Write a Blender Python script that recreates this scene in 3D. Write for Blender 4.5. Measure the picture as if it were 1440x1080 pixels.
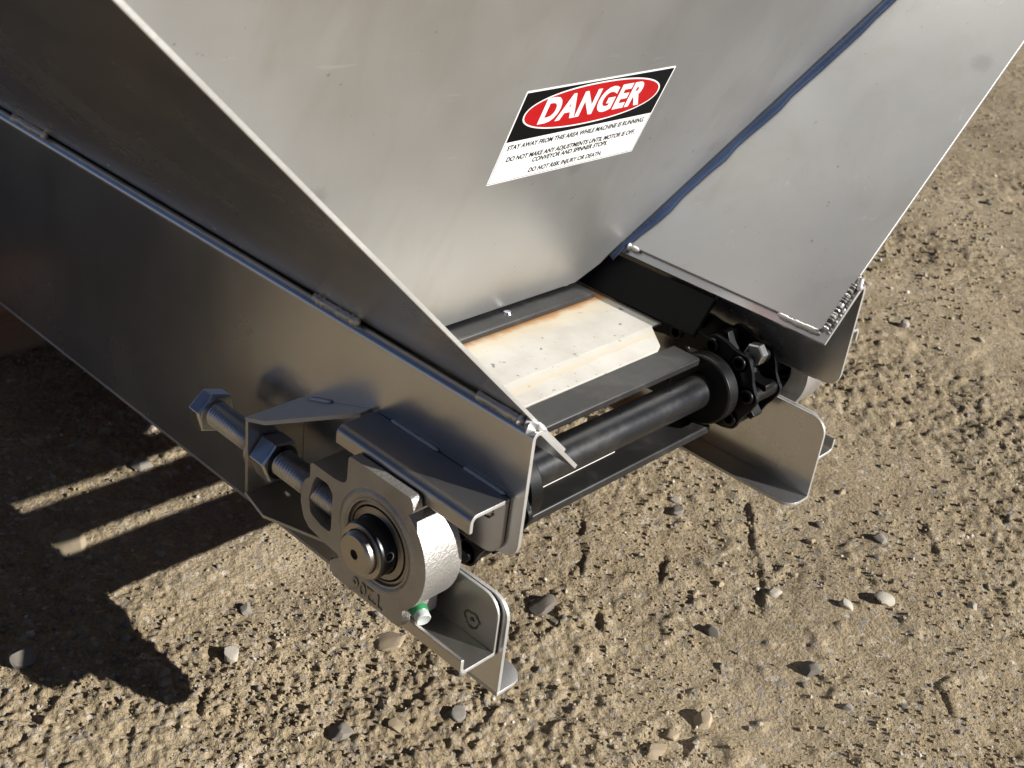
import bpy, bmesh, math, random
import numpy as np
from mathutils import Vector, Matrix

for o in list(bpy.data.objects): bpy.data.objects.remove(o, do_unlink=True)
random.seed(7); rng = np.random.default_rng(11)
scene = bpy.context.scene
COL = scene.collection
ZG = 0.222                      # axis of the tail shaft above the ground; all machine sizes below are mm from that axis

# ------------------------------------------------------------------ camera
cam_d = bpy.data.cameras.new("camera"); cam = bpy.data.objects.new("camera", cam_d); COL.objects.link(cam)
right = Vector((0.71043339, 0.69472572, 0.11243032)); down = Vector((0.40975056, -0.2784354, -0.86866461)); fwd = Vector((-0.57217907, 0.66319673, -0.48247405))
m = Matrix((right, -down, -fwd)).transposed().to_4x4()
m.translation = Vector((0.4721, -0.4345, 0.4802 + ZG))
cam.matrix_world = m
cam_d.sensor_width = 36; cam_d.lens = 36 * 1715.23 / 1440
cam_d.clip_start = 0.02; cam_d.clip_end = 2000
cam_d.dof.use_dof = True; cam_d.dof.focus_distance = 0.90; cam_d.dof.aperture_fstop = 18
scene.camera = cam

# ------------------------------------------------------------------ world, sun, exposure
SUN = Vector((1.88, 0.80, 1.0)).normalized()
elev = math.asin(SUN.z); az = math.atan2(SUN.x, SUN.y)
w = bpy.data.worlds.new("World"); scene.world = w; w.use_nodes = True
nt = w.node_tree; nt.nodes.clear()
sky = nt.nodes.new('ShaderNodeTexSky'); sky.sky_type = 'NISHITA'; sky.sun_disc = False
sky.sun_elevation = elev; sky.sun_rotation = az
sky.altitude = 2500; sky.air_density = 0.28; sky.dust_density = 0.05; sky.ozone_density = 1.5
bg = nt.nodes.new('ShaderNodeBackground'); bg.inputs['Strength'].default_value = 0.05
wo = nt.nodes.new('ShaderNodeOutputWorld')
nt.links.new(sky.outputs[0], bg.inputs[0]); nt.links.new(bg.outputs[0], wo.inputs[0])
sl = bpy.data.lights.new("sun", 'SUN'); sl.energy = 5.0; sl.angle = math.radians(0.53); sl.color = (1.0, 0.968, 0.92)
so = bpy.data.objects.new("sun", sl); COL.objects.link(so); so.location = (2, 1, 3)
so.rotation_euler = (-SUN).to_track_quat('-Z', 'Y').to_euler()
scene.view_settings.view_transform = 'Standard'; scene.view_settings.look = 'None'
scene.view_settings.gamma = 1; scene.view_settings.use_curve_mapping = False
scene.view_settings.exposure = 0.7

# ------------------------------------------------------------------ materials
def new_mat(name):
    mt = bpy.data.materials.new(name); mt.use_nodes = True
    n = mt.node_tree.nodes; b = n['Principled BSDF']; return mt, mt.node_tree, b
def tex(nt, scale, detail=4, rough=0.55, stretch=None, kind='ShaderNodeTexNoise', dist=0.0):
    tc = nt.nodes.new('ShaderNodeTexCoord'); mp = nt.nodes.new('ShaderNodeMapping')
    if stretch: mp.inputs['Scale'].default_value = stretch
    t = nt.nodes.new(kind)
    t.inputs['Scale'].default_value = scale
    if kind == 'ShaderNodeTexNoise':
        t.inputs['Detail'].default_value = detail; t.inputs['Roughness'].default_value = rough; t.inputs['Distortion'].default_value = dist
    nt.links.new(tc.outputs['Object'], mp.inputs[0]); nt.links.new(mp.outputs[0], t.inputs['Vector'])
    return t
def ramp(nt, src, stops, out=0):
    r = nt.nodes.new('ShaderNodeValToRGB'); e = r.color_ramp.elements
    while len(e) < len(stops): e.new(0.5)
    for k, (p, c) in enumerate(stops):
        e[k].position = p; e[k].color = (c, c, c, 1) if not hasattr(c, '__len__') else (*c, 1)
    nt.links.new(src.outputs[out], r.inputs[0]); return r
def mix(nt, fac, a, b, mode='MIX'):
    x = nt.nodes.new('ShaderNodeMix'); x.data_type = 'RGBA'; x.blend_type = mode
    for sock, v in ((x.inputs[0], fac), (x.inputs[6], a), (x.inputs[7], b)):
        if hasattr(v, 'is_output') or isinstance(v, bpy.types.NodeSocket): nt.links.new(v, sock)
        elif hasattr(v, '__len__'): sock.default_value = (*v, 1)
        else: sock.default_value = v
    return x.outputs[2]
def bump(nt, b, src, strength, distance, out=0, prev=None):
    n = nt.nodes.new('ShaderNodeBump'); n.inputs['Strength'].default_value = strength; n.inputs['Distance'].default_value = distance
    nt.links.new(src.outputs[out], n.inputs['Height'])
    if prev: nt.links.new(prev.outputs[0], n.inputs['Normal'])
    nt.links.new(n.outputs[0], b.inputs['Normal']); return n

def metal(name, col, rough, rvar=0.08, spot=0.25, grain=0.05, stretch=(1, 1, 1), metallic=1.0, spots=True, marks=False):
    mt, nt, b = new_mat(name)
    b.inputs['Metallic'].default_value = metallic
    big = tex(nt, 7, 5, 0.6); fine = tex(nt, 260, 3, 0.6, stretch); sp = tex(nt, 150, 2, 0.5)
    c1 = ramp(nt, big, [(0.25, tuple(x * (1 - spot * 0.55) for x in col)), (0.7, col)])
    if spots:
        sr = ramp(nt, sp, [(0.20, 0.62), (0.27, 1.0)])
        base = mix(nt, 1.0, c1.outputs[0], sr.outputs[0], 'MULTIPLY')
    else: base = c1.outputs[0]
    nt.links.new(base, b.inputs['Base Color'])
    if marks:
        vo = tex(nt, 13, kind='ShaderNodeTexVoronoi', stretch=(1, 1, 1.2)); wob = tex(nt, 120, 3, 0.6)
        ma = nt.nodes.new('ShaderNodeMath'); ma.operation = 'MULTIPLY_ADD'; ma.inputs[1].default_value = 0.16; nt.links.new(wob.outputs[0], ma.inputs[0]); nt.links.new(vo.outputs['Distance'], ma.inputs[2])
        spot_ = ramp(nt, ma, [(0.15, 1.0), (0.24, 0.0)])
        sepc = nt.nodes.new('ShaderNodeSeparateColor'); nt.links.new(vo.outputs['Color'], sepc.inputs[0])
        rare = ramp(nt, sepc, [(0.62, 0.0), (0.70, 0.20), (1.0, 0.30)])
        fm = nt.nodes.new('ShaderNodeMath'); fm.operation = 'MULTIPLY'; nt.links.new(spot_.outputs[0], fm.inputs[0]); nt.links.new(rare.outputs[0], fm.inputs[1])
        base = mix(nt, fm.outputs[0], base, (0.16, 0.155, 0.14))
        # dust runs and rolling grain
        run = tex(nt, 18, 5, 0.65, (1.0, 1.0, 0.18), dist=0.4); rf = ramp(nt, run, [(0.50, 0.0), (0.72, 0.30)])
        base = mix(nt, rf.outputs[0], base, (0.40, 0.37, 0.32))
        scr = tex(nt, 110, 2, 0.4, (1.0, 0.10, 1.0), dist=1.2); sf = ramp(nt, scr, [(0.745, 0.0), (0.76, 0.28)])
        base = mix(nt, sf.outputs[0], base, (0.75, 0.74, 0.72))
        nt.links.new(base, b.inputs['Base Color'])
    rr = ramp(nt, big, [(0.3, max(0.05, rough - rvar)), (0.75, rough + rvar)])
    nt.links.new(rr.outputs[0], b.inputs['Roughness'])
    if marks:
        lump = tex(nt, 5, 2, 0.5); bl = bump(nt, b, lump, 0.05, 0.02)
        if grain: bump(nt, b, fine, grain, 0.0006, prev=bl)
        return mt
    if grain: bump(nt, b, fine, grain, 0.0006)
    return mt
M = {}
M['steel'] = metal('mill_finish_stainless', (0.57, 0.568, 0.555), 0.42, 0.05, 0.18, 0.06, (0.25, 1, 1), metallic=0.86, marks=True)
M['rail'] = metal('rail_stainless', (0.60, 0.60, 0.60), 0.26, 0.05, 0.3, 0.03, (0.2, 1, 1), metallic=0.90, marks=True)
M['bracket'] = metal('bracket_stainless', (0.50, 0.478, 0.445), 0.34, 0.06, 0.4, 0.06, metallic=0.93)
M['cut_edge'] = metal('matte_cut_edge', (0.55, 0.54, 0.51), 0.5, 0.08, 0.75, 0.5, metallic=0.5)
M['weld'] = metal('weld_bead', (0.62, 0.61, 0.59), 0.45, 0.1, 0.4, 0.3, metallic=0.6)
M['burn'] = metal('heat_tinted_weld', (0.20, 0.165, 0.12), 0.4, 0.1, 0.5, 0.2, metallic=0.9)
M['zinc'] = metal('zinc_plated', (0.62, 0.62, 0.63), 0.31, 0.08, 0.35, 0.03)
M['shaft_face'] = metal('turned_steel', (0.46, 0.43, 0.38), 0.36, 0.05, 0.3, 0.04)
M['bearing_ring'] = metal('bearing_ring_steel', (0.33, 0.31, 0.285), 0.34, 0.06, 0.3, 0.02)
M['dark_ring'] = metal('blued_inner_ring', (0.10, 0.10, 0.105), 0.35, 0.08, 0.3, 0.05)
M['seam_blue'] = metal('blue_tinted_seam', (0.058, 0.090, 0.175), 0.30, 0.1, 0.8, 0.15, metallic=0.45)
# cast housing, silver paint
mt, nt_, b = new_mat('cast_iron_silver_paint'); M['cast'] = mt
b.inputs['Metallic'].default_value = 0.75
bg1 = tex(nt_, 25, 4, 0.6); nt_.links.new(ramp(nt_, bg1, [(0.3, (0.35, 0.335, 0.31)), (0.7, (0.48, 0.465, 0.44))]).outputs[0], b.inputs['Base Color'])
b.inputs['Roughness'].default_value = 0.47
g = tex(nt_, 420, 3, 0.65); bump(nt_, b, g, 0.55, 0.0012)
# black paint
def black(name, rough, col=(0.012, 0.0125, 0.014), dust=0.06, spec=0.5):
    mt, nt, b = new_mat(name)
    t = tex(nt, 30, 6, 0.7); d = tex(nt, 240, 3, 0.6)
    f = ramp(nt, t, [(0.52, 0.0), (0.8, 1.0)])
    nt.links.new(mix(nt, f.outputs[0], col, (dust * 1.0, dust * 0.93, dust * 0.82)), b.inputs['Base Color'])
    nt.links.new(ramp(nt, t, [(0.3, rough - 0.06), (0.8, rough + 0.15)]).outputs[0], b.inputs['Roughness'])
    bump(nt, b, d, 0.06, 0.0006); b.inputs['Specular IOR Level'].default_value = spec
    return mt
M['black'] = black('black_gloss_paint', 0.30, (0.009, 0.0095, 0.011), 0.03)
M['black_slat'] = black('black_slat_paint', 0.42, (0.014, 0.014, 0.014), 0.06)
M['chain'] = black('oily_black_chain', 0.36, (0.0032, 0.0032, 0.0036), 0.007, 0.3)
M['dark'] = black('seal_and_shade_black', 0.7, (0.0025, 0.0025, 0.0028), 0.006, 0.2)  # bearing seal black, also the shade colour of the added skirt
# white conveyor pan
mt, nt_, b = new_mat('white_floor_pan'); M['pan'] = mt
t1 = tex(nt_, 14, 6, 0.65); t2 = tex(nt_, 130, 2, 0.5)
c = ramp(nt_, t1, [(0.3, (0.36, 0.34, 0.30)), (0.55, (0.46, 0.445, 0.405)), (0.75, (0.52, 0.51, 0.475))])
sp = ramp(nt_, t2, [(0.27, 0.35), (0.33, 1.0)])
c2 = mix(nt_, 1.0, c.outputs[0], sp.outputs[0], 'MULTIPLY')
geo = nt_.nodes.new('ShaderNodeNewGeometry'); sx = nt_.nodes.new('ShaderNodeSeparateXYZ'); nt_.links.new(geo.outputs['Position'], sx.inputs[0])
t3 = tex(nt_, 40, 5, 0.65)
ad = nt_.nodes.new('ShaderNodeMath'); ad.operation = 'MULTIPLY_ADD'; ad.inputs[1].default_value = 0.022; nt_.links.new(t3.outputs[0], ad.inputs[0]); nt_.links.new(sx.outputs[0], ad.inputs[2])
mr = nt_.nodes.new('ShaderNodeMapRange'); mr.inputs[1].default_value = -0.1150; mr.inputs[2].default_value = -0.1075; mr.inputs[3].default_value = 1; mr.inputs[4].default_value = 0
nt_.links.new(ad.outputs[0], mr.inputs[0])
mr2 = nt_.nodes.new('ShaderNodeMapRange'); mr2.inputs[1].default_value = -0.110; mr2.inputs[2].default_value = -0.085; mr2.inputs[3].default_value = 0.55; mr2.inputs[4].default_value = 0
nt_.links.new(ad.outputs[0], mr2.inputs[0])
c3 = mix(nt_, mr2.outputs[0], c2, (0.52, 0.42, 0.24)); rk = nt_.nodes.new('ShaderNodeMath'); rk.operation = 'MULTIPLY'; rk.inputs[1].default_value = 0.75; nt_.links.new(mr.outputs[0], rk.inputs[0])
c4 = mix(nt_, rk.outputs[0], c3, (0.36, 0.14, 0.03))
# tan water line along the front lip
ad2 = nt_.nodes.new('ShaderNodeMath'); ad2.operation = 'MULTIPLY_ADD'; ad2.inputs[1].default_value = 0.020; nt_.links.new(t1.outputs[0], ad2.inputs[0]); nt_.links.new(sx.outputs[0], ad2.inputs[2])
b1 = nt_.nodes.new('ShaderNodeValToRGB'); e = b1.color_ramp.elements
mr3 = nt_.nodes.new('ShaderNodeMapRange'); mr3.inputs[1].default_value = -0.048; mr3.inputs[2].default_value = -0.028; nt_.links.new(ad2.outputs[0], mr3.inputs[0])
e[0].position = 0.0; e[0].color = (0, 0, 0, 1); e[1].position = 0.52; e[1].color = (0, 0, 0, 1)
for p_, v_ in ((0.40, 0.55), (0.46, 0.8)):
    q = e.new(p_); q.color = (v_, v_, v_, 1)
nt_.links.new(mr3.outputs[0], b1.inputs[0])
c5 = mix(nt_, b1.outputs[0], c4, (0.47, 0.40, 0.28))
nt_.links.new(c5, b.inputs['Base Color']); b.inputs['Roughness'].default_value = 0.42; bump(nt_, b, t1, 0.15, 0.002)
def plain(name, col, rough, metallic=0.0, trans=0.0):
    mt, nt, b = new_mat(name); t = tex(nt, 60, 4, 0.6)
    nt.links.new(ramp(nt, t, [(0.3, tuple(x * 0.88 for x in col)), (0.7, col)]).outputs[0], b.inputs['Base Color'])
    b.inputs['Roughness'].default_value = rough; b.inputs['Metallic'].default_value = metallic
    b.inputs['Transmission Weight'].default_value = trans; return mt
M['white_vinyl'] = plain('white_vinyl', (0.80, 0.80, 0.79), 0.45); M['black_ink'] = plain('black_vinyl_ink', (0.003, 0.003, 0.0035), 0.4)
M['red_ink'] = plain('red_vinyl_ink', (0.40, 0.008, 0.010), 0.4)
M['green'] = plain('green_plastic', (0.03, 0.24, 0.09), 0.35); M['clear'] = plain('milky_plastic_cap', (0.72, 0.76, 0.74), 0.25, 0, 0.35)
for k_ in ('black_ink', 'red_ink'): M[k_].node_tree.nodes['Principled BSDF'].inputs['Specular IOR Level'].default_value = 0.2
M['white_strip'] = plain('sunlit_edge_white', (0.8, 0.79, 0.74), 0.5)
mt, nt_, b = new_mat('weathered_timber'); M['wood'] = mt
t = tex(nt_, 30, 6, 0.6, (1, 0.06, 1), dist=0.6)
nt_.links.new(ramp(nt_, t, [(0.3, (0.20, 0.10, 0.045)), (0.7, (0.36, 0.20, 0.095))]).outputs[0], b.inputs['Base Color']); b.inputs['Roughness'].default_value = 0.75; bump(nt_, b, t, 0.4, 0.003)
# dirt
mt, nt_, b = new_mat('sandy_dirt'); M['dirt'] = mt
tA = tex(nt_, 3.2, 6, 0.62); tB = tex(nt_, 55, 6, 0.7); tC = tex(nt_, 320, 4, 0.65); vor = tex(nt_, 210, kind='ShaderNodeTexVoronoi')
ca = ramp(nt_, tA, [(0.32, (0.290, 0.224, 0.138)), (0.52, (0.355, 0.282, 0.180)), (0.72, (0.410, 0.332, 0.222))])
cb = ramp(nt_, tB, [(0.30, 0.70), (0.5, 0.98), (0.72, 1.18)])
cc = ramp(nt_, tC, [(0.28, 0.62), (0.5, 1.0), (0.75, 1.30)])
x1 = mix(nt_, 1.0, ca.outputs[0], cb.outputs[0], 'MULTIPLY'); x2 = mix(nt_, 1.0, x1, cc.outputs[0], 'MULTIPLY')
vs = nt_.nodes.new('ShaderNodeSeparateColor'); nt_.links.new(vor.outputs['Color'], vs.inputs[0])
vm = ramp(nt_, vs, [(0.80, 0.0), (0.86, 0.8)])
vcol = ramp(nt_, vs, [(0.0, (0.24, 0.22, 0.20)), (0.5, (0.40, 0.33, 0.24)), (1.0, (0.52, 0.46, 0.37))], 1)
x3 = mix(nt_, vm.outputs[0], x2, vcol.outputs[0])
nt_.links.new(x3, b.inputs['Base Color']); b.inputs['Roughness'].default_value = 0.92; b.inputs['Specular IOR Level'].default_value = 0.25
n1 = bump(nt_, b, tB, 0.7, 0.007); n2 = bump(nt_, b, tC, 0.9, 0.0032, prev=n1); n3 = bump(nt_, b, vor, 0.3, -0.0015, prev=n2)
def stone_mat(name, c0, c1):
    mt, nt, b = new_mat(name); t = tex(nt, 90, 5, 0.65); t2 = tex(nt, 500, 3, 0.6)
    oi = nt.nodes.new('ShaderNodeObjectInfo')
    r = ramp(nt, t, [(0.3, c0), (0.7, c1)]); v = ramp(nt, oi, [(0.0, 0.75), (1.0, 1.2)], 5)
    t3 = tex(nt, 160, 5, 0.7); du = ramp(nt, t3, [(0.42, 0.0), (0.62, 0.75)])
    nt.links.new(mix(nt, du.outputs[0], mix(nt, 1.0, r.outputs[0], v.outputs[0], 'MULTIPLY'), (0.30, 0.24, 0.155)), b.inputs['Base Color']); b.inputs['Roughness'].default_value = 0.9
    bump(nt, b, t2, 0.5, 0.0012); return mt
M['stone_grey'] = stone_mat('grey_stone', (0.16, 0.155, 0.15), (0.27, 0.26, 0.245))
M['stone_dark'] = stone_mat('dark_stone', (0.075, 0.075, 0.078), (0.15, 0.145, 0.14))
M['stone_pale'] = stone_mat('pale_stone', (0.42, 0.385, 0.33), (0.58, 0.55, 0.49))
M['stone_tan'] = stone_mat('tan_stone', (0.34, 0.265, 0.17), (0.46, 0.375, 0.26))

# ------------------------------------------------------------------ mesh helpers (mm in, metres out)
def W(p): return Vector((p[0] * 0.001, p[1] * 0.001, p[2] * 0.001 + ZG))
YM = 478.0
class MB:
    def __init__(s, mirror=False): s.bm = bmesh.new(); s.mir = mirror
    def v(s, p):
        if s.mir: p = (p[0], YM - p[1], p[2])
        return s.bm.verts.new(W(p))
    def plate(s, poly, f, t0, t1, holes=(), edge=None):
        """poly in (u,v); f(u,v,w) -> xyz mm; extruded w = t0..t1"""
        rings = [poly] + list(holes); lo = []; hi = []
        for r in rings:
            lo.append([s.v(f(u, v, t0)) for u, v in r]); hi.append([s.v(f(u, v, t1)) for u, v in r])
        for L, H in zip(lo, hi):
            n = len(L)
            for i in range(n):
                j = (i + 1) % n; fc = s.bm.faces.new((L[i], L[j], H[j], H[i])); fc.material_index = 1 if edge == 'side' else 0
        for S in (lo, hi):
            if len(rings) == 1: s.bm.faces.new(S[0]).material_index = 1 if edge == 'cap' else 0
            else:
                es = []
                for L in S:
                    for i in range(len(L)): es.append(s.bm.edges.get((L[i], L[(i + 1) % len(L)])))
                bmesh.ops.triangle_fill(s.bm, use_beauty=True, edges=es)
        return s
    def box(s, x0, x1, y0, y1, z0, z1): return s.plate([(x0, z0), (x1, z0), (x1, z1), (x0, z1)], XZ, y0, y1)
    def lathe(s, prof, o, ax, seg=40, closed=False):
        """prof [(r,h)] about axis ax through o"""
        ax = Vector(ax).normalized(); a = ax.orthogonal().normalized(); c = ax.cross(a); o = Vector(o)
        rings = []
        for r, h in prof:
            rings.append([s.v(o + ax * h + (a * math.cos(t) + c * math.sin(t)) * r) for t in [2 * math.pi * k / seg for k in range(seg)]] if r > 1e-6 else [s.v(o + ax * h)])
        for A, B in list(zip(rings, rings[1:])) + ([(rings[-1], rings[0])] if closed else []):
            for k in range(seg):
                j = (k + 1) % seg
                if len(A) == 1 and len(B) == 1: continue
                if len(A) == 1: s.bm.faces.new((A[0], B[j], B[k]))
                elif len(B) == 1: s.bm.faces.new((A[k], A[j], B[0]))
                else: s.bm.faces.new((A[k], A[j], B[j], B[k]))
        return s
    def cyl(s, p0, p1, r, seg=32, ch=0.0):
        d = Vector(p1) - Vector(p0); L = d.length
        pr = [(0, 0), (r - ch, 0), (r, ch), (r, L - ch), (r - ch, L), (0, L)] if ch else [(0, 0), (r, 0), (r, L), (0, L)]
        return s.lathe(pr, p0, d, seg)
    def bead(s, pts, r, seg=10, wob=0.25, step=2.2):
        P = [Vector(p) for p in pts]; out = []
        for a, b_ in zip(P, P[1:]):
            n = max(2, int((b_ - a).length / step))
            for k in range(n): out.append(a.lerp(b_, k / n))
        out.append(P[-1]); rings = []
        for i, p in enumerate(out):
            d = (out[min(i + 1, len(out) - 1)] - out[max(i - 1, 0)]).normalized(); a = d.orthogonal().normalized(); c = d.cross(a)
            rr = r * (1 + random.uniform(-wob, wob)) * (0.35 if i in (0, len(out) - 1) else 1.0) * (1.0 if i % 2 else 0.84)
            rings.append([s.v(p + (a * math.cos(t) + c * math.sin(t)) * rr * (1 + random.uniform(-.06, .06))) for t in [2 * math.pi * k / seg for k in range(seg)]])
        for A, B in zip(rings, rings[1:]):
            for k in range(seg): s.bm.faces.new((A[k], A[(k + 1) % seg], B[(k + 1) % seg], B[k]))
        s.bm.faces.new(rings[0]); s.bm.faces.new(rings[-1]); return s
    def hexa(s, o, ax, af, h, rot=0.0, ch=1.2):
        ax = Vector(ax).normalized(); up = Vector((0, 0, 1)); a = (up - ax * up.dot(ax)).normalized(); c = ax.cross(a); o = Vector(o); R = af / math.sqrt(3)
        rings = []
        for r, hh in ((R * 0.90, 0), (R, ch), (R, h - ch), (R * 0.90, h)):
            rings.append([s.v(o + ax * hh + (a * math.cos(t) + c * math.sin(t)) * r) for t in [rot + math.pi / 3 * k for k in range(6)]])
        for A, B in zip(rings, rings[1:]):
            for k in range(6): s.bm.faces.new((A[k], A[(k + 1) % 6], B[(k + 1) % 6], B[k]))
        s.bm.faces.new(rings[0]); s.bm.faces.new(rings[-1]); return s
    def done(s, name, mat, parent=None, bevel=0.0, smooth=35, seg=2):
        bmesh.ops.recalc_face_normals(s.bm, faces=s.bm.faces[:])
        me = bpy.data.meshes.new(name); s.bm.to_mesh(me); s.bm.free()
        o = bpy.data.objects.new(name, me); COL.objects.link(o)
        me.materials.append(M[mat] if isinstance(mat, str) else mat)
        if any(p.material_index for p in me.polygons): me.materials.append(M['cut_edge'])
        if smooth:
            me.shade_smooth(); me.set_sharp_from_angle(angle=math.radians(smooth))
        if bevel:
            bv = o.modifiers.new('bevel', 'BEVEL'); bv.width = bevel * 0.001; bv.segments = seg; bv.limit_method = 'ANGLE'; bv.angle_limit = math.radians(40); bv.harden_normals = False
        if parent:
            o.parent = parent; root = parent; off = Vector((0, 0, 0))
            while root: off += root.location; root = root.parent
            o.location = -off
        return o
def XZ(u, v, w): return (u, w, v)          # plate standing along the machine
def YZ(u, v, w): return (w, u, v)          # section swept along the machine
def XY(u, v, w): return (u, v, w)
def empty(name, label, cat, loc_mm, group=None):
    o = bpy.data.objects.new(name, None); COL.objects.link(o); o.location = W(loc_mm); o.empty_display_size = 0.05
    o['label'] = label; o['category'] = cat
    if group: o['group'] = group
    return o
def tag(o, label, cat, group=None):
    o['label'] = label; o['category'] = cat
    if group: o['group'] = group
    return o
def arc(cx, cy, r, a0, a1, n=8): return [(cx + r * math.cos(math.radians(a0 + (a1 - a0) * k / n)), cy + r * math.sin(math.radians(a0 + (a1 - a0) * k / n))) for k in range(n + 1)]
def fillet(pts, radii, n=6):
    out = []; N = len(pts)
    for i in range(N):
        r = radii[i] if hasattr(radii, '__len__') else radii
        p = Vector(pts[i]); a = (Vector(pts[i - 1]) - p); c = (Vector(pts[(i + 1) % N]) - p)
        if not r: out.append(tuple(p)); continue
        la, lc = a.length, c.length; a.normalize(); c.normalize()
        ang = a.angle(c); t = min(r / math.tan(ang / 2), la * 0.49, lc * 0.49); rr = t * math.tan(ang / 2)
        p0 = p + a * t; p1 = p + c * t; cen = p + (a + c).normalized() * (rr / math.sin(ang / 2))
        v0 = p0 - cen; v1 = p1 - cen; th = math.atan2(v0.x * v1.y - v0.y * v1.x, v0.dot(v1))
        for k in range(n + 1):
            s_, c_ = math.sin(th * k / n), math.cos(th * k / n); out.append((cen.x + v0.x * c_ - v0.y * s_, cen.y + v0.x * s_ + v0.y * c_))
    return out

# ------------------------------------------------------------------ ground
TB = rng.random((512, 512))
def vn(x, y, f, seed):
    x = x * f + seed * 37.13; y = y * f + seed * 91.7
    xi = np.floor(x).astype(int); yi = np.floor(y).astype(int); fx = x - xi; fy = y - yi
    fx = fx * fx * (3 - 2 * fx); fy = fy * fy * (3 - 2 * fy)
    g = lambda a, c: TB[a % 512, c % 512]
    return (g(xi, yi) * (1 - fx) + g(xi + 1, yi) * fx) * (1 - fy) + (g(xi, yi + 1) * (1 - fx) + g(xi + 1, yi + 1) * fx) * fy - 0.5
RIDGES = []
# furrows and crusted edges seen in the dirt, ground metres: x0,y0,x1,y1,height
for q in [(-0.027, 0.55, 0.06, 0.435, 7.0),
          (-0.051, 0.427, 0.003, 0.35, 4.0),
          (-0.133, 0.397, -0.074, 0.322, 5.0),
          (-0.076, 0.311, -0.045, 0.271, 5.0),
          (-0.013, 0.292, 0.011, 0.266, 5.0),
          (0.073, 0.72, 0.105, 0.665, 6.0),
          (0.106, 0.666, 0.149, 0.63, 5.0),
          (0.021, 0.638, 0.064, 0.57, 4.0),
          (-0.137, 0.114, -0.126, 0.06, 8.0),
          (-0.104, 0.084, -0.07, 0.051, 7.0),
          (-0.085, 0.139, -0.046, 0.102, 5.0),
          (0.007, 0.13, 0.013, 0.096, 6.0),
          (0.142, 0.779, 0.17, 0.71, 4.0),
          (0.252, 0.521, 0.24, 0.462, 5.0),
          (0.192, 0.317, 0.213, 0.289, 4.0),
          (-0.151, -0.024, -0.133, -0.046, 4.0),
          (-0.164, -0.083, -0.137, -0.102, 4.0),
          (-0.169, -0.141, -0.152, -0.153, 4.0),
          (0.254, 0.433, 0.273, 0.416, 5.0),
          (0.137, 0.263, 0.148, 0.228, 4.0)]:
    RIDGES.append(q)
for k in range(60):
    x = random.uniform(-.7, .5); y = random.uniform(-.2, 2.6); a = random.gauss(-0.6, 0.55); L = random.uniform(.04, .16)
    RIDGES.append((x, y, x + L * math.cos(a), y + L * math.sin(a), random.uniform(1.5, 4.0)))
def ground_h(x, y):
    wx = x + 0.02 * vn(x, y, 9, 21); wy = y + 0.02 * vn(x, y, 9, 22)
    h = 0.020 * vn(x, y, 1.7, 1) + 0.012 * vn(x, y, 5, 2) + 0.0065 * vn(wx, wy, 15, 3)
    c1 = vn(wx, wy, 42, 4); c2 = vn(wx, wy, 95, 5); c3 = vn(x, y, 190, 6); c4 = vn(x, y, 330, 7)
    patch = np.clip(0.72 + 1.9 * vn(x, y, 4.0, 9) + .6 * vn(x, y, 11, 10), 0.16, 1.35)
    clod = np.clip(vn(wx, wy, 70, 14) - 0.16, 0, .34) * np.clip(.5 + 2.5 * vn(x, y, 6, 15), 0, 1.4)
    h = h + patch * (0.0034 * c1 + 0.0030 * c2 + 0.0034 * c3 + 0.0028 * c4) + 0.008 * clod
    for (x0, y0, x1, y1, a) in RIDGES:
        k = np.nonzero((x > min(x0, x1) - .05) & (x < max(x0, x1) + .05) & (y > min(y0, y1) - .05) & (y < max(y0, y1) + .05))
        if not len(k[0]): continue
        X, Y, U, V = x[k], y[k], wx[k], wy[k]
        dx, dy = x1 - x0, y1 - y0; L = math.hypot(dx, dy)
        t = np.clip(((X - x0) * dx + (Y - y0) * dy) / L ** 2, 0, 1)
        px, py = U - (x0 + t * dx), V - (y0 + t * dy)
        d = (px * dy - py * dx) / L * (1 if SUN.x * dy - SUN.y * dx > 0 else -1) + 0.008 * vn(X, Y, 30, 12) + 0.004 * vn(X, Y, 90, 13)
        e = np.hypot(px, py); fall = np.clip(1 - e / 0.035, 0, 1)
        h[k] += a * 0.00062 * np.clip(.3 + 2.4 * vn(X, Y, 28, 41) + 1.2 * vn(X, Y, 75, 42), 0, 1.6) * fall * np.where(d > 0, np.exp(-d / 0.012), -0.8 * np.exp(d / 0.009)) * (1 - .6 * np.exp(-np.abs(d) / .0025))
    return h - 0.004
CX, CY = 0.4721, -0.4345
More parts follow.
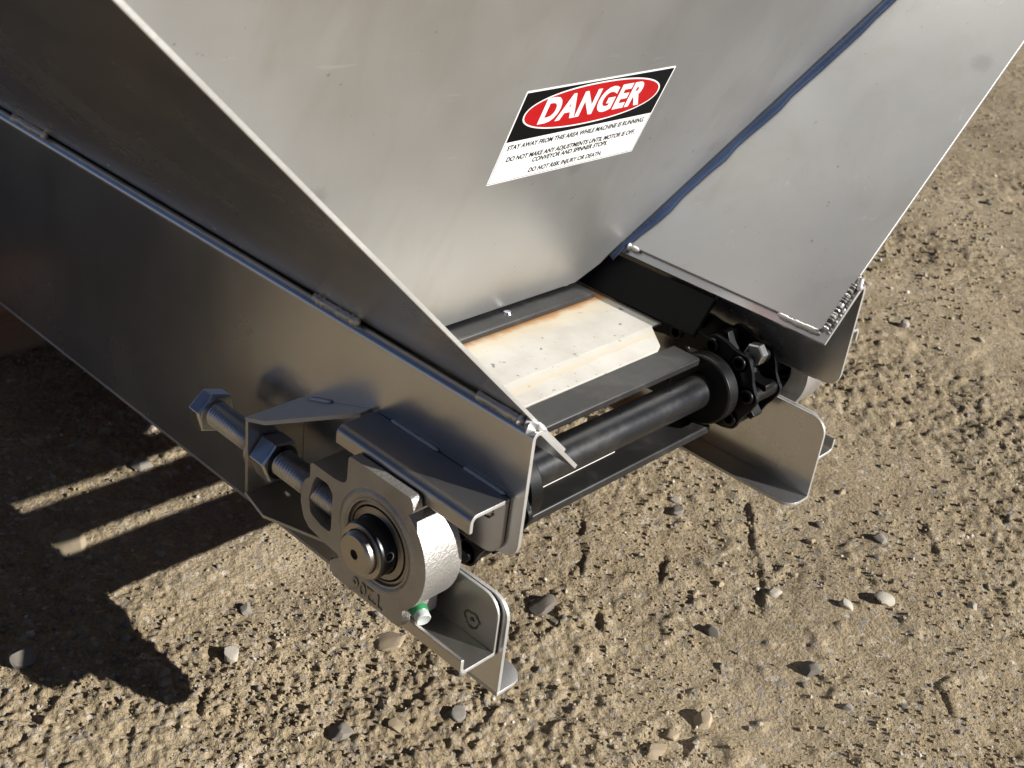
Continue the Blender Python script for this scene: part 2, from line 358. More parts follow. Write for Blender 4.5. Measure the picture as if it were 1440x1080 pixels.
def ground_mesh():
    th0 = math.radians(131); half = math.radians(38)
    ths = np.concatenate([np.linspace(-half, half, 640), np.linspace(half, 2 * math.pi - half, 120)[1:-1]]) + th0
    rs = np.concatenate([np.linspace(0, .32, 10)[1:], np.geomspace(.33, 4.2, 980), np.geomspace(4.4, 900, 60)])
    Rr, T = np.meshgrid(rs, ths, indexing='ij')
    x = CX + Rr * np.cos(T); y = CY + Rr * np.sin(T)
    h = ground_h(x, y) * np.where(Rr < 6, 1, np.clip(1 - (Rr - 6) / 6, 0.1, 1))
    n, k = Rr.shape
    co = np.stack([x, y, h], -1).reshape(-1, 3); co = np.vstack([co, [[CX, CY, 0]]])
    i, j = np.meshgrid(np.arange(n - 1), np.arange(k), indexing='ij'); j2 = (j + 1) % k
    q = np.stack([i * k + j, (i + 1) * k + j, (i + 1) * k + j2, i * k + j2], -1).reshape(-1, 4)
    jj = np.arange(k); tri = np.stack([np.full(k, n * k), jj, (jj + 1) % k], -1)
    me = bpy.data.meshes.new('ground')
    nl = q.size + tri.size
    me.vertices.add(len(co)); me.vertices.foreach_set('co', co.ravel())
    me.loops.add(nl); me.loops.foreach_set('vertex_index', np.concatenate([q.ravel(), tri.ravel()]).astype(np.int32))
    me.polygons.add(len(q) + len(tri))
    me.polygons.foreach_set('loop_start', np.concatenate([np.arange(len(q)) * 4, len(q) * 4 + np.arange(len(tri)) * 3]).astype(np.int32))
    me.update(calc_edges=True); me.validate(); me.shade_smooth()
    o = bpy.data.objects.new('ground', me); COL.objects.link(o); me.materials.append(M['dirt']); o['kind'] = 'structure'
    o['label'] = 'dry sandy dirt ground with crumbs, furrows and small stones'
    return o
ground_mesh()

# ------------------------------------------------------------------ spreader body (hopper, rails, guides)
spreader = empty('spreader_hopper', 'stainless steel spreader hopper with open conveyor end and slotted side rails', 'spreader', (-780, 239, -99))
S7 = math.sqrt(0.5)
def wing(u, s, n): return (u, 53 - s * S7 + n * S7, 107.3 + s * S7 + n * S7)
def wall(u, v, w): return (-143.6 + .349 * v + .937 * w, u, 43 + .937 * v - .349 * w)
XB = -1050
for mir in (False, True):
    far = mir
    # vertical web with the open take-up slot
    web = fillet([(XB, -96), (82, -96), (82, -19), (-75, -19), (-75, 14), (82, 14), (82, 104), (XB, 104)], [0, 0, 15, 14, 14, 13, 0, 0])
    rail = MB(mir)
    rail.plate(web, XZ, 43, 46, edge='side')
    # bend at the top and flange that slopes down and inward
    out = [(43, 103.5)] + arc(48.5, 103.5, 5.5, 180, 45, 10)[1:]; tip = (53 - -54 * S7 * 1.0 - 0.6, 107.3 - 54 * S7 - .1)
    outer = out + [tip]; inn = [(tip[0] - 3 * S7, tip[1] - 3 * S7)] + arc(48.5, 103.5, 2.5, 45, 180, 10) + [(46, 103.5)]
    rail.plate(outer + inn[:-1] + [(46, 103.5)], YZ, XB, 82, edge='cap')
    # bottom flange with a rounded end
    bf = fillet([(XB, 43), (82, 43), (82, 72), (XB, 72)], [0, 0, 24, 0], 10)
    rail.plate(bf, XY, -99, -96, edge='side')
    r = rail.done('side_rail', 'rail', spreader, 0.5)
    # guide channels for the take-up bearing
    for low in (False, True):
        g = MB(mir); sg = -1 if low else 1
        zc = -4
        def zf(z): return z if not low else 2 * zc - z
        x1 = 77 if low else 71; xl = -57
        f = lambda u, v, w, zf=zf: (w, u, zf(v))
        sec_o = [(42.6, 57)] + arc(15, 51, 6, 90, 180, 6) + [(9, 44.0)]
        sec_i = [(12, 44.0)] + arc(15, 51, 3, 180, 90, 6) + [(42.6, 54)]
        g.plate(sec_o + sec_i, f, xl, x1, edge='cap')
        wb = fillet([(xl, 54), (x1, 54), (x1, 11), (xl, 11)], [0, 0, 15, 3])
        g.plate(wb, lambda u, v, w, zf=zf: (u, w, zf(v)), 39.6, 42.4, edge='side')
        go = g.done('guide_channel', 'bracket', spreader, 0.5)
        # plug weld ring on the web
        pw = MB(mir); ctr = (55, 39.6, zf(42) if not low else zf(40))
        ring = [(ctr[0] + (6.5 + random.uniform(-1, 1)) * math.cos(t), ctr[1], ctr[2] + (6 + random.uniform(-1, 1)) * math.sin(t)) for t in [2 * math.pi * q / 14 for q in range(15)]]
        pw.bead(ring, 0.9, 8, .35); pw.bead([(ctr[0] - 2, ctr[1], ctr[2] - 1), (ctr[0] + 1, ctr[1], ctr[2] + 1.5), (ctr[0] + 2, ctr[1], ctr[2] - 1)], 1.2, 8, .3)
        pw.done('plug_weld', 'burn', spreader)
    # jack-bolt bracket: bent strap round the bolt
    k = MB(mir)
    k.plate(fillet([(-6, -34), (42.8, -34), (42.8, 27), (-6, 27)], [2, 0, 0, 2]), YZ, -137, -134, holes=[[(11 + 11.5 * math.cos(t), -4 + 11.5 * math.sin(t)) for t in [2 * math.pi * q / 28 for q in range(28)]]])
    sl_ = 0.36; cs = math.cos(math.atan(sl_)); sn = math.sin(math.atan(sl_))
    top = lambda u, v, w: (-137 + u * cs - w * sn, v, 25.5 + u * sn + w * cs)
    bot = lambda u, v, w: (-137 + u * cs - w * sn, v, -33.5 - u * sn - w * cs)
    pl = [(0, -6), (24, -6), (80, 34), (80, 42.8), (0, 42.8)]
    k.plate(pl, top, 0, 3, edge='side'); k.plate(pl, bot, 0, 3, edge='side')
    k.done('bolt_bracket', 'bracket', spreader, 0.5)
    # washer plate welded on the back of the strap
    k = MB(mir); k.lathe([(11.3, 0), (17, 0), (17, 3), (11.3, 3)], (-140.1, 11, -4), (1, 0, 0), 32, closed=True); k.done('weld_washer', 'bracket', spreader, 0.3)
    # flared wing (hopper flank) lying on the sloping flange
    wg = MB(mir)
    wp = fillet([(XB, -46), (75, -46), (76, 0), (90, 640), (XB, 640)], [0, 5, 0, 0, 0])
    wg.plate(wp, wing, 0.4, 3.0, edge='side')
    wg.done('hopper_flank', 'steel' if mir else 'rail', spreader, 0.4)
    sk = MB(mir); a0, a1 = Vector((91.5, 65.5)), Vector((114, 36.5)); nn = Vector((a1.y - a0.y, a0.x - a1.x)).normalized() * 5  # dark strip added to black out the shaded corner over the chain
    sk.plate([tuple(a0), tuple(a1), tuple(a1 + nn), tuple(a0 + nn)], YZ, XB, -24)
    sk.done('shade_skirt', 'dark', spreader, 0.8)
# welds on the near rail and far flange
def wbead(pts, r, mir=False, **kw): return MB(mir).bead(pts, r, **kw).done('weld_bead', 'weld', spreader, 0, 50)
for a, b_ in ((-566, -508), (-132, -82), (31, 71)):
    wbead([(a, 45.5, 111.5), (b_, 45.5, 111.5)], 3.4)
wbead([(70, 47, 111), (79, 50, 110.5), (82, 54, 108)], 3.6, wob=.45); wbead([(74, 43.5, 110.0), (80, 46.5, 109)], 3.2, wob=.4)
for a, b_ in ((-40, 6), (30, 67)): wbead([(a, 42.0, 58.0), (b_, 42.0, 58.0)], 1.6, wob=.12)
wbead([(-128, 42, 32.3), (-103, 42, 41.3)], 1.6, wob=.12)
# far side: heavy bead across the flange end and stitches along the flange lip
fe = lambda s, n=3.6, x=77.0: wing(x, s, n)
wbead([fe(2), fe(-14), fe(-30), fe(-44)], 2.8, True, wob=.14, step=1.1); wbead([fe(3, 2, 79), fe(9, 3, 78), fe(-2, 1.0, 82)], 2.8, True, wob=.5, step=1.6)
wbead([fe(-47, 1.5, 74), fe(-47.5, 1.5, 50), fe(-47, 1.5, 34)], 2.4, True, wob=.2); wbead([fe(-47, 2, -112), fe(-47, 2, -128)], 2.6, True, wob=.3); wbead([fe(-46.5, 2, -130), fe(-45.5, 2, -137)], 1.4, True)
# sloping end wall between the flanks
yf = lambda z: 313.0 + z
def vz(v): return 43 + .937 * v
V1 = 640
wl = MB().plate([(134, 0), (346, 0), (yf(vz(16)) , 16), (yf(vz(V1)), V1), (478 - yf(vz(V1)), V1), (478 - yf(vz(16)), 16)], wall, -3, 0)
wl.done('end_wall', 'steel', spreader, 0.4)
# thin blue-tinted strip along the corner of wall and wing
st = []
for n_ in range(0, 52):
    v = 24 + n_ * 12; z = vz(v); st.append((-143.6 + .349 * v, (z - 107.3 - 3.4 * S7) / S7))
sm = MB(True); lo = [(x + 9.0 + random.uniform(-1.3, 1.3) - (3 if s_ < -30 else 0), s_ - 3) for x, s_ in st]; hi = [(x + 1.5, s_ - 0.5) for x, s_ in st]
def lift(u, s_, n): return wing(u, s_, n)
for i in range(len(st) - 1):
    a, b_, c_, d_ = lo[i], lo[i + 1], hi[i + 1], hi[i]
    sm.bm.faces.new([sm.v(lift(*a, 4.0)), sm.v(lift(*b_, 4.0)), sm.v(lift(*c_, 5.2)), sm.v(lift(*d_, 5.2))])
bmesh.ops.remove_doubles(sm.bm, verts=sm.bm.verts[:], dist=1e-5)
so_ = sm.done('seam_strip', 'seam_blue', spreader); sd = so_.modifiers.new('solid', 'SOLIDIFY'); sd.thickness = 0.0006
# white floor pan under the chain
pan_f = lambda u, v, w: (u, v, 33 + w - max(0, (u + 60)) * 0.10)
pn = MB()
xs = [-700, -62, -34]
P_ = [(-700, 110), (-62, 110), (-38, 112), (-32, 120), (-32, 326), (-40, 340), (-62, 348), (-75, 372), (-700, 372)]
pn.plate([(-700, 108), (-60, 108), (-60, 368), (-700, 368)], pan_f, -2, 0)
pn.plate([(-60, 112), (-37, 132), (-32, 140), (-32, 328), (-36, 336), (-60, 354)], pan_f, -2, 0)
pn.done('floor_pan', 'pan', spreader, 0.3)
# unseen cross bar added under the return run to extend the slat's ground shadow
cm = MB(); cm.box(-92, -60, 46.2, 431.8, -95.8, -92); cm.done('shadow_cross_member', 'rail', spreader, 0.4)

# ------------------------------------------------------------------ tail shaft and sprockets
shaft = empty('tail_shaft', 'black painted tail shaft with sprockets between the conveyor side rails', 'shaft', (0, 239, 0))
MB().cyl((0, 20, 0), (0, 458, 0), 15, 48, 0.8).done('shaft', 'black', shaft)
for mir in (False, True):
    s_ = MB(mir)
    s_.lathe([(15, 127), (29.5, 127), (31, 125.5), (31, 114), (27, 112), (24, 107.5), (15, 107.5)], (0, 0, 0), (0, 1, 0), 48); s_.done('hub', 'chain', shaft, 0.3)
    t_ = []
    for k in range(8):
        a = 2 * math.pi * k / 8 + 0.2
        for da, r in ((-.30, 26), (-.14, 33), (-.06, 42), (.06, 42), (.14, 33), (.30, 26)): t_.append((r * math.cos(a + da), r * math.sin(a + da)))
    MB(mir).plate(t_, XZ, 77, 90).done('sprocket', 'chain', shaft, 0.6)
# ------------------------------------------------------------------ conveyor chain with slats
conv = empty('conveyor_chain', 'black conveyor chain with flat cross slats over the white pan', 'conveyor', (-100, 239, 28))
def slat(x0, x1, z1, th=7, y0=124, y1=354):
    return MB().plate([(x0, z1 - th), (x1, z1 - th), (x1, z1), (x0, z1)], XZ, y0, y1).done('slat', 'black_slat', conv, 1.6, seg=3)
slat(-31.5, -3, 29.5, y1=349, y0=129); slat(-149, -125, 39.5, 6)
slat(-21, 8, -37, 8, 112, 370)
MB().box(-16.2, -13.2, 126, 266, -37, -36.5).done('sunlit_edge_strip', 'white_strip', conv, 0.2)  # white strip put in for the sunlit bare edge, ends where shade begins
MB().lathe([(0, 2.2), (3, 1.8), (4.2, 0)], (-138, 255, 39.5), (0, 0, 1), 16).done('slat_rivet', 'zinc', conv)
# links: two side bars, a barrel and a pin each
def link(pos, ang, mir):
    l = MB(mir); ca, sa = math.cos(ang), math.sin(ang)
    def f(u, v, w): return (pos[0] + u * ca - v * sa, w, pos[1] + u * sa + v * ca)
    bar = fillet([(-22, -8), (-4, -8), (6, -10), (22, -10), (22, 10), (6, 10), (-4, 8), (-22, 8)], [7, 3, 3, 8, 8, 3, 3, 7], 4)
    l.plate(bar, f, 64, 68); l.plate(bar, f, 99, 103)
    for u, r, y0, y1 in ((-15, 7.5, 68, 99), (15, 5, 60, 106)):
        a = f(u, 0, y0); c_ = f(u, 0, y1); l.cyl(a, c_, r, 14, 0.6)
    a = f(15, 0, 103); l.cyl(a, (a[0], a[1] + 3, a[2]), 6.5, 12, .8)
    return l.done('chain_link', 'chain', conv, 0.5)
RC = 28.0
for mir in (False, True):
    for k in range(3): link((-18 - 32 * k - 14, RC + (0 if k else 0)), math.pi, mir)
    for a in (80, 28, -24, -76): link((RC * 1.06 * math.cos(math.radians(a)), RC * 1.06 * math.sin(math.radians(a))), math.radians(a + 90), mir)
    for k in range(3): link((-22 - 32 * k, -RC - 2), 0, mir)
# bolt and lug by the far strand
MB(True).hexa((24, 84, 34), (0, 1, 0), 17, 9, .3).done('link_bolt', 'zinc', conv, .3)

# ------------------------------------------------------------------ take-up bearing
def bearing(mir, label):
    root = empty('take_up_bearing', label, 'bearing', (0, (YM - 15) if mir else 15, -55))
    Z0 = -1.0
    outl = [(-71, 25), (-44, 25), (-33, 27.5), (-32.5, 50), (29, 50.5), (31.5, 41)]
    arc_r = arc(0, Z0, 47, 55, -52, 16)
    outl2 = [(29, -53), (-44, -53), (-44, -40), (-33, -33), (-50, -32), (-70, -29), (-76, -24), (-80, -13), (-80, 0), (-76, 8), (-71, 12)]
    full = fillet(outl[:5], 2.2, 3)[:0]
    pts = outl + arc_r + outl2
    rad = [3, 5, 6, 3, 4, 3] + [0] * len(arc_r) + [4, 4, 5, 6, 6, 4, 4, 5, 5, 4, 4]
    P = fillet(pts, rad, 4)
    slot = fillet([(-64, 17), (-52, 17), (-46.5, 12), (-46.5, -20), (-57, -20), (-69, -16), (-71.5, -5), (-68, 9)], 3.5, 3)
    bore = [(30 * math.cos(t), Z0 + 30 * math.sin(t)) for t in [2 * math.pi * q / 48 for q in range(48)]]
    mid = [(p[0], max(-45.5, min(42.5, p[1]))) for p in P]
    md = [mid[0]]
    for p in mid[1:]:
        if (Vector(p) - Vector(md[-1])).length > 0.05: md.append(p)
    h = MB(mir)
    h.plate(P, XZ, 0, 7.6, holes=[slot, bore]); h.plate(md, XZ, 7.6, 13.4, holes=[slot, bore]); h.plate(P, XZ, 13.4, 31, holes=[slot, bore])
    bmesh.ops.remove_doubles(h.bm, verts=h.bm.verts[:], dist=1e-6)
    hs = h.done('housing', 'cast', root, 1.3, 30, 3)
    # raised rim round the seat
    MB(mir).lathe([(39, 0.5), (36.5, -1.3), (34, -1.6), (32, -0.6), (30.2, 1.5), (30.2, 6)], (0, 0, Z0), (0, 1, 0), 64).done('seat_rim', 'cast', hs)
    ins = MB(mir).lathe([(30.1, 14), (30.1, 2.2), (29.0, 1.2), (27.0, 0.9), (26.6, 2.2)], (0, 0, Z0), (0, 1, 0), 64).done('outer_ring', 'bearing_ring', root)
    MB(mir).lathe([(26.6, 2.6), (25.6, 2.0)], (0, 0, Z0), (0, 1, 0), 64).done('seal_gap', 'dark', root)
    MB(mir).lathe([(25.7, 2.2), (25.4, 0.7), (21.2, -0.4), (20.2, 0.5)], (0, 0, Z0), (0, 1, 0), 64).done('flinger_seal', 'bearing_ring', root)
    ir = MB(mir).lathe([(20.2, 6), (20.2, -11.6), (19.0, -13.0), (15.6, -13.0), (15.0, -12.2), (15.0, 4)], (0, 0, Z0), (0, 1, 0), 64).done('inner_ring', 'dark_ring', root)
    fc = MB(mir).lathe([(19.3, -13.0), (19.1, -13.25), (15.6, -13.25), (15.3, -12.8)], (0, 0, Z0), (0, 1, 0), 64).done('ring_face', 'shaft_face', root)
    # set screw
    d = Vector((math.cos(math.radians(12)), 0, math.sin(math.radians(12))))
    c0 = Vector((0, -6.5, Z0)) + d * 19.4
    MB(mir).lathe([(2.0, 0.2), (3.3, 0.9), (3.6, 1.0), (3.6, 0)], c0, d, 16).done('set_screw', 'zinc', root); MB(mir).lathe([(0, .7), (2.4, .9)], c0, d, 6).done('socket', 'dark', root)
    # shaft stub
    MB(mir).lathe([(14.95, 10), (14.95, -17.4), (13.4, -19), (3.6, -19), (2.6, -17.6), (0, -14.5)], (0, 0, Z0), (0, 1, 0), 56).done('shaft_stub', 'shaft_face', root)
    # flats for the spindle centre
    MB(mir).lathe([(0, -18.4), (2.3, -19.05), (3.4, -19.08), (3.5, -18.9)], (0, 0, Z0), (0, 1, 0), 20).done('centre_mark', 'dark', root)
    return root
def text_mesh(body, size, extrude=0.0, offset=0.0, align='CENTER'):
    cu = bpy.data.curves.new('lettering', 'FONT'); cu.body = body; cu.size = size; cu.extrude = extrude; cu.offset = offset; cu.align_x = align; cu.align_y = 'CENTER'; cu.resolution_u = 4; cu.space_character = 1.09 if offset > .0005 else 1.0
    o = bpy.data.objects.new('lettering', cu); COL.objects.link(o)
    dg = bpy.context.evaluated_depsgraph_get(); me = bpy.data.meshes.new_from_object(o.evaluated_get(dg)); bpy.data.objects.remove(o); return me
def put_mesh(name, me, mat, mat4, parent):
    me.transform(mat4); me.materials.clear(); me.materials.append(M[mat]); me.update()
    o = bpy.data.objects.new(name, me); COL.objects.link(o)
    if parent:
        off = Vector((0, 0, 0)); r = parent
        while r: off += r.location; r = r.parent
        o.parent = parent; o.location = -off
    return o
nb = bearing(False, 'silver cast take-up bearing with grease nipple on the shaft stub end')
fb = bearing(True, 'silver take-up bearing half hidden behind the far slotted rail')
# cast lettering, upside down along the lower rail of the housing
lm = text_mesh('T206', 0.0150, 0.0006, 0.0001)
mx = Matrix(((-1, 0, 0, -0.010), (0, 0, 1, 0), (0, -1, 0, 0), (0, 0, 0, 1)))
X_ = Vector((-1, 0, 0)); Yv = Vector((0, 0, -1)); N_ = Vector((0, -1, 0))
mx = Matrix((X_, Yv, N_)).transposed().to_4x4(); mx.translation = W((-6, -0.2, -44.5)); 
put_mesh('cast_lettering', lm, 'bearing_ring', mx, nb)
# grease nipple with a capped end
nd = Vector((0.90, -0.34, -0.20)).normalized(); n0 = Vector((24.5, 14, -37.0))
MB().hexa(n0 - nd * 3, nd, 8.5, 6.5).done('nipple_hex', 'zinc', nb, .3)
MB().lathe([(3.2, 3), (3.2, 6.5), (2.4, 7.5), (3.4, 9), (3.4, 12)], n0, nd, 20).done('nipple_stem', 'zinc', nb)
MB().lathe([(3.3, 8.5), (5.4, 8.5), (5.6, 9), (5.6, 13.5), (5.2, 14)], n0, nd, 24).done('nipple_collar', 'green', nb)
MB().lathe([(5.1, 13), (5.3, 13.5), (5.3, 18.2), (4.6, 19), (4.0, 18.6), (0, 18.4)], n0, nd, 24).done('nipple_cap', 'clear', nb)
pp = n0 + Vector((-2, -5.2, -1))
MB().bead([pp + nd * 1 + Vector((-4, -1, 1)), pp + nd * 6, pp + nd * 12], 1.3, 8, .08).done('cap_strap', 'green', nb)

# ------------------------------------------------------------------ take-up bolts
def takeup_bolt(mir, label):
    Y = 11; Zb = -4
    root = empty('adjuster_bolt', label, 'bolt', (-140, (YM - Y) if mir else Y, -14), 'take-up adjuster bolts' if False else None)
    MB(mir).hexa((-211, Y, Zb), (1, 0, 0), 30, 13, math.radians(12)).done('bolt_head', 'zinc', root, .6)
    MB(mir).lathe([(0, -.4), (13.2, -.4), (13.2, 0.6), (0, 0.6)], (-197.6, Y, Zb), (1, 0, 0), 32).done('head_washer_face', 'zinc', root)
    pr = [(0, 0), (9.0, 0)]; x = 0.5
    while x < 158:
        pr += [(8.3, x), (10.0, x + 1.15), (10.0, x + 1.5), (8.3, x + 2.5)]; x += 2.9
    pr += [(8.0, x), (0, x)]
    MB(mir).lathe(pr, (-198, Y, Zb), (1, 0, 0), 28).done('threaded_shank', 'zinc', root, 0, 20)
    MB(mir).hexa((-133.6, Y, Zb), (1, 0, 0), 30, 17, math.radians(20)).done('lock_nut', 'zinc', root, .6)
    MB(mir).lathe([(10.2, 0), (13.6, 0), (13.2, .9), (10.2, .9)], (-116.4, Y, Zb), (1, 0, 0), 32).done('nut_face', 'dark_ring', root)
    return root
takeup_bolt(False, 'zinc hex adjuster bolt with lock nut feeding the silver bearing on this rail')

# ------------------------------------------------------------------ danger decal
dec = empty('danger_decal', 'red white and black DANGER warning decal on the sloping steel end wall', 'sign', wall(244, 150, 0.3))
Yl, Yr, v0, v1 = 162.7, 326.0, 150.5, 231.0
def rect(a, b_, c_, d_, r=0): return fillet([(a, c_), (b_, c_), (b_, d_), (a, d_)], r) if r else [(a, c_), (b_, c_), (b_, d_), (a, d_)]
MB().plate(rect(Yl, Yr, v0, v1, 1.0), wall, 0.03, 0.25).done('vinyl_backing', 'white_vinyl', dec, 0, 30)
MB().plate(rect(Yl + 1.3, Yr - 1.3, v0 + 0.47 * 80.5, v1 - 1.3), wall, 0.25, 0.32).done('black_panel', 'black_ink', dec)
for nm, mat, rx, ry, z0, z1 in (('oval_outline', 'white_vinyl', 74.5, 18.6, .32, .39), ('red_oval', 'red_ink', 73.0, 17.3, .39, .46)):
    cy = v0 + 0.74 * 80.5
    MB().plate([(244.4 + rx * math.copysign(abs(math.cos(t)) ** .92, math.cos(t)), cy + ry * math.copysign(abs(math.sin(t)) ** .92, math.sin(t))) for t in [2 * math.pi * k / 72 for k in range(72)]], wall, z0, z1).done(nm, mat, dec)
fr = MB()
for a in (rect(Yl + .9, Yr - .9, v0 + .9, v0 + 1.3), rect(Yl + .9, Yl + 1.3, v0 + 1.31, v0 + 37), rect(Yr - 1.3, Yr - .9, v0 + 1.31, v0 + 37)): fr.plate(a, wall, .25, .3)
fr.done('border_line', 'black_ink', dec)
def decal_text(body, size, yc, vc, off, width, name, mat, lift):
    me = text_mesh(body, size * 0.001, 0.0, off * 0.001)
    xs_ = [v.co.x for v in me.vertices]; wd = (max(xs_) - min(xs_)) * 1000; mid_ = (max(xs_) + min(xs_)) / 2
    k_ = width / wd
    ex = Vector((0, 1, 0)) * k_; ey = Vector((.349, 0, .937)); n = Vector((.937, 0, -.349))
    mm = Matrix((ex, ey, n)).transposed().to_4x4(); mm.translation = W(wall(yc, vc, lift)) - ex * mid_
    return put_mesh(name, me, mat, mm, dec)
decal_text('DANGER', 29, 244.4, v0 + .738 * 80.5, 1.25, 112, 'danger_lettering', 'white_vinyl', .52)
for body, vv, yy, wd in (('STAY AWAY FROM THIS AREA WHILE MACHINE IS RUNNING.', .40, 244, 152), ('DO NOT MAKE ANY ADJUSTMENTS UNTIL MOTOR IS OFF,', .265, 244, 143),
                         ('CONVEYOR AND SPINNER STOPS.', .195, 244, 84), ('DO NOT RISK INJURY OR DEATH.', .075, 244, 82)):
    decal_text(body, 5.9, yy, v0 + vv * 80.5, 0.22, wd, 'small_lettering', 'black_ink', .30)

# ------------------------------------------------------------------ timber the machine is blocked up on
tb = MB(); tb.plate(fillet([(-836, -226), (-728, -226), (-728, -99.4), (-836, -99.4)], 4, 3), XZ, -70, 560)
tag(tb.done('timber_block', 'wood', None, 0.8), 'brown timber block in shade under the raised hopper rails', 'timber')

# ------------------------------------------------------------------ stones
def stone_mesh(seed, sub, flat):
    r_ = random.Random(seed); bm = bmesh.new(); bmesh.ops.create_icosphere(bm, subdivisions=sub, radius=1)
    dirs = [Vector((r_.gauss(0, 1), r_.gauss(0, 1), r_.gauss(0, 1))).normalized() for _ in range(14)]; cut = [r_.uniform(.55, .88) for _ in range(14)]
    for v in bm.verts:
        p = v.co.copy()
        for d, c_ in zip(dirs, cut):
            k_ = p.dot(d)
            if k_ > c_: p -= d * (k_ - c_) * 0.97
        p *= 1.22 * (1 + r_.uniform(-.02, .02)); v.co = Vector((p.x * 1.1, p.y * .9, p.z * flat))
    me = bpy.data.meshes.new('stone'); bm.to_mesh(me); bm.free(); me.shade_smooth(); me.set_sharp_from_angle(angle=math.radians(24)); return me
def gh(x, y): return float(ground_h(np.array([x]), np.array([y]))[0])
R_ = np.array([tuple(right), tuple(down), tuple(fwd)]); C_ = np.array([.4721, -.4345, .4802 + ZG])
def stone(x, y, r, kind, label, group=None, sub=3, flat=.7, sink=.35, seed=0, me=None, rot=None):
    o = bpy.data.objects.new('stone', me or stone_mesh(seed, sub, flat)); COL.objects.link(o)
    if not o.data.materials: o.data.materials.append(M[kind])
    o.location = (x, y, gh(x, y) + r * flat * (1 - 2 * sink) * 1.0); r *= .86; o.scale = (r, r, r); o.rotation_euler = (random.uniform(-.25, .25), random.uniform(-.25, .25), random.uniform(0, 6.28) if rot is None else rot)
    tag(o, label, 'stone', group); return o
# the stones one can pick out: x, y (m), radius (mm), kind, flatness, label
BIG = [
 (-.274, -.121, 12, 'stone_grey', .75, 'grey rounded stone lying inside the dark bearing shadow'),
 (-.388, -.018, 19, 'stone_tan', .26, 'flat buried stone crossing the wider sunlit strip in the shadow'),
 (-.454, .094, 10.5, 'stone_grey', .7, 'stone at the end of the farther sunlit strip in the shadow'),
 (-.177, .010, 8.2, 'stone_pale', .85, 'whitish knobbly stone near the pointed shadow tip'),
 (-.220, .055, 7, 'stone_grey', .7, 'small grey stone among pebbles near the shadow corner'),
 (-.110, .124, 16, 'stone_tan', .36, 'flat tan stone slab in the dirt below the bearing'),
 (-.055, .027, 11, 'stone_grey', .55, 'speckled grey stone half sunk beside a dark crack below the bearing'),
 (-.057, .261, 12.8, 'stone_dark', .5, 'dark grey oval stone beside the slotted rail tip'),
 (.148, .386, 10.6, 'stone_dark', .75, 'dark rounded stone with a long shadow in open dirt'),
 (.123, .265, 10.5, 'stone_tan', .7, 'smooth beige oval stone in open dirt'),
 (.116, .230, 8, 'stone_tan', .45, 'flat beige stone buried beside the smooth oval one'),
 (.061, .361, 8, 'stone_dark', .8, 'small dark stone standing on edge in the dirt'),
 (.147, .519, 11, 'stone_pale', .5, 'angular pale grey stone in a patch of pebbles'),
 (.125, .482, 7.5, 'stone_pale', .6, 'rounded cream pebble beside the angular pale stone'),
 (-.073, .484, 8, 'stone_grey', .8, 'pinkish grey pebble below the return slat'),
 (.068, .449, 7.5, 'stone_pale', .7, 'white pebble at the end of a dark furrow'),
 (.091, .607, 8.5, 'stone_grey', .65, 'brownish grey stone beyond the far slotted rail tip'),
 (-.155, 1.116, 9, 'stone_pale', .9, 'bright white stone with a dark shadow beside the far rail'),
 (.120, .204, 9.5, 'stone_tan', .5, 'sunken beige stone next to a row of two others'),
 (-.032, .066, 8, 'stone_tan', .6, 'tan angular stone in crumbled dirt below the bearing'),
 (-.010, .110, 7, 'stone_grey', .4, 'flat squarish grey stone in crumbled dirt'),
]
KINDS = ['stone_grey', 'stone_pale', 'stone_tan', 'stone_dark']
for i, (x, y, r, kd, fl, lb) in enumerate(BIG): stone(x, y, r * .001, kd, lb, None, 3, fl, .40 if fl > .5 else .33, 100 + i)
WORD = {'stone_grey': 'grey', 'stone_pale': 'pale cream', 'stone_tan': 'tan', 'stone_dark': 'dark grey'}
small = {}
for kd in KINDS:
    small[kd] = []
    for s_ in range(4):
        me = stone_mesh(500 + s_ + 10 * KINDS.index(kd), 2, .7); me.materials.append(M[kd]); small[kd].append(me)
def visible(x, y):
    q = R_ @ (np.array([x, y, 0]) - C_)
    return 720 + 1715 * q[0] / q[2], 540 + 1715 * q[1] / q[2]
cnt = 0; tries = 0
while cnt < 150 and tries < 6000:
    tries += 1
    d = random.uniform(.75, 2.6); a = math.radians(random.uniform(100, 172)); x = CX + d * math.cos(a); y = CY + d * math.sin(a)
    u, v = visible(x, y)
    if not (-20 < u < 1460 and -20 < v < 1100): continue
    if -.9 < x < -.25 and -.06 < y < .45 and random.random() < .6: continue
    kd = random.choices(KINDS, (4, 3, 4, 1))[0]
    r = random.choice((.0028, .0032, .0036, .004, .0046, .0055)) * (1 + .35 * max(0, d - 1))
    stone(x, y, r, kd, 'small loose %s pebble on the sandy dirt' % WORD[kd], 'small %s pebbles scattered on the dirt' % WORD[kd], me=random.choice(small[kd]), sink=.38); cnt += 1

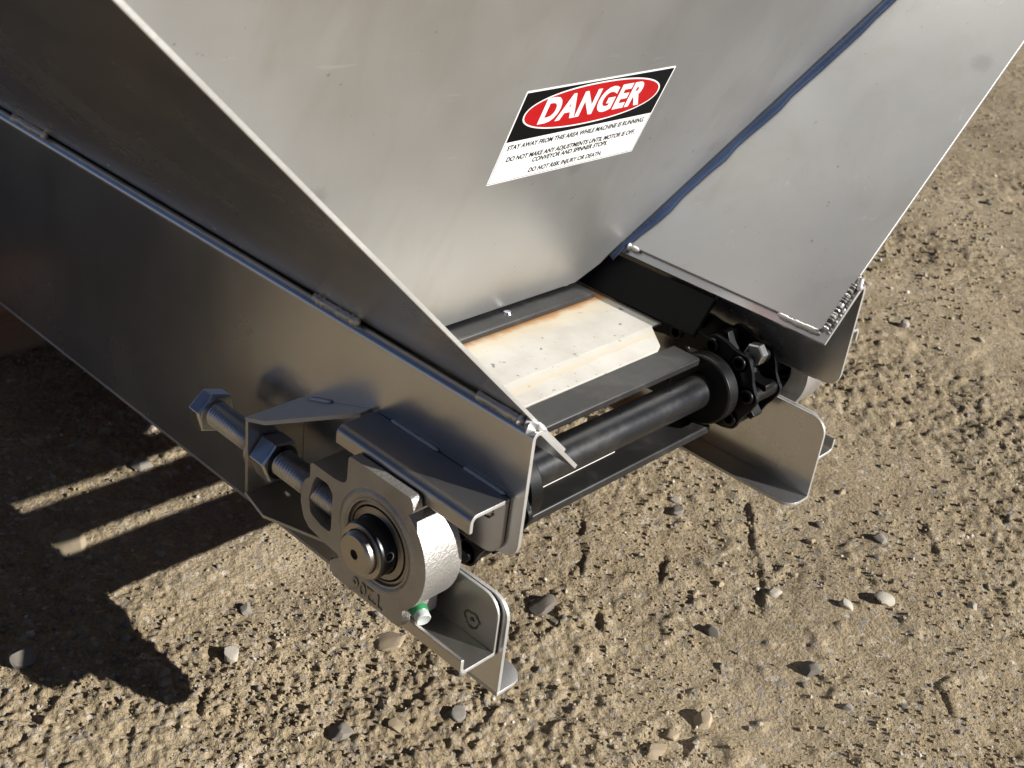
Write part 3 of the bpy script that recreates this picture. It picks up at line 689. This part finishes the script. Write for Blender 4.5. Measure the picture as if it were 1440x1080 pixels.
# ------------------------------------------------------------------ crumbs and grit: nobody could count them
def grit(n, seed, rmin, rmax, dmax, name, kind):
    g = np.random.default_rng(seed)
    bm = bmesh.new(); bmesh.ops.create_icosphere(bm, subdivisions=1, radius=1); base = np.array([v.co for v in bm.verts]); faces = np.array([[v.index for v in f.verts] for f in bm.faces]); bm.free()
    d = .6 * (dmax / .6) ** g.random(n); a = np.radians(g.uniform(98, 166, n)); x = CX + d * np.cos(a); y = CY + d * np.sin(a)
    keep = (vn(x, y, 7, 31) + .5 * vn(x, y, 22, 32)) > g.uniform(-.42, .45, n); x, y, d = x[keep], y[keep], d[keep]; n = len(x)
    r = rmin * (rmax / rmin) ** (g.random(n) ** 2.2) * np.clip(d / 1.0, 1, 2.0)
    nv = len(base); P = base[None] * (1 + g.uniform(-.28, .28, (n, nv, 1))) * (r[:, None, None] * g.uniform(.65, 1.2, (n, 1, 3)))
    th = g.uniform(0, 6.28, n); c, s = np.cos(th)[:, None], np.sin(th)[:, None]
    px = P[..., 0] * c - P[..., 1] * s + x[:, None]; py = P[..., 0] * s + P[..., 1] * c + y[:, None]; pz = P[..., 2] + (ground_h(x, y) + r * .25)[:, None]
    co = np.stack([px, py, pz], -1).reshape(-1, 3); F = (faces[None] + (np.arange(n) * nv)[:, None, None]).reshape(-1, 3)
    me = bpy.data.meshes.new(name); me.vertices.add(len(co)); me.vertices.foreach_set('co', co.ravel()); me.loops.add(F.size); me.loops.foreach_set('vertex_index', F.ravel().astype(np.int32))
    me.polygons.add(len(F)); me.polygons.foreach_set('loop_start', (np.arange(len(F)) * 3).astype(np.int32)); me.update(calc_edges=True)
    o = bpy.data.objects.new(name, me); COL.objects.link(o); me.materials.append(M[kind]); o['kind'] = 'stuff'
    tag(o, {'dirt': 'crumbs of sandy dirt strewn over the ground', 'stone_pale': 'pale grit strewn over the sandy dirt', 'stone_grey': 'grey grit strewn over the sandy dirt'}[kind], 'grit')
grit(85000, 1, .0005, .0024, 3.4, 'dirt_crumbs', 'dirt')
grit(1500, 2, .0009, .0026, 3.4, 'pale_grit', 'stone_pale')
grit(2500, 3, .0009, .0030, 3.4, 'grey_grit', 'stone_grey')
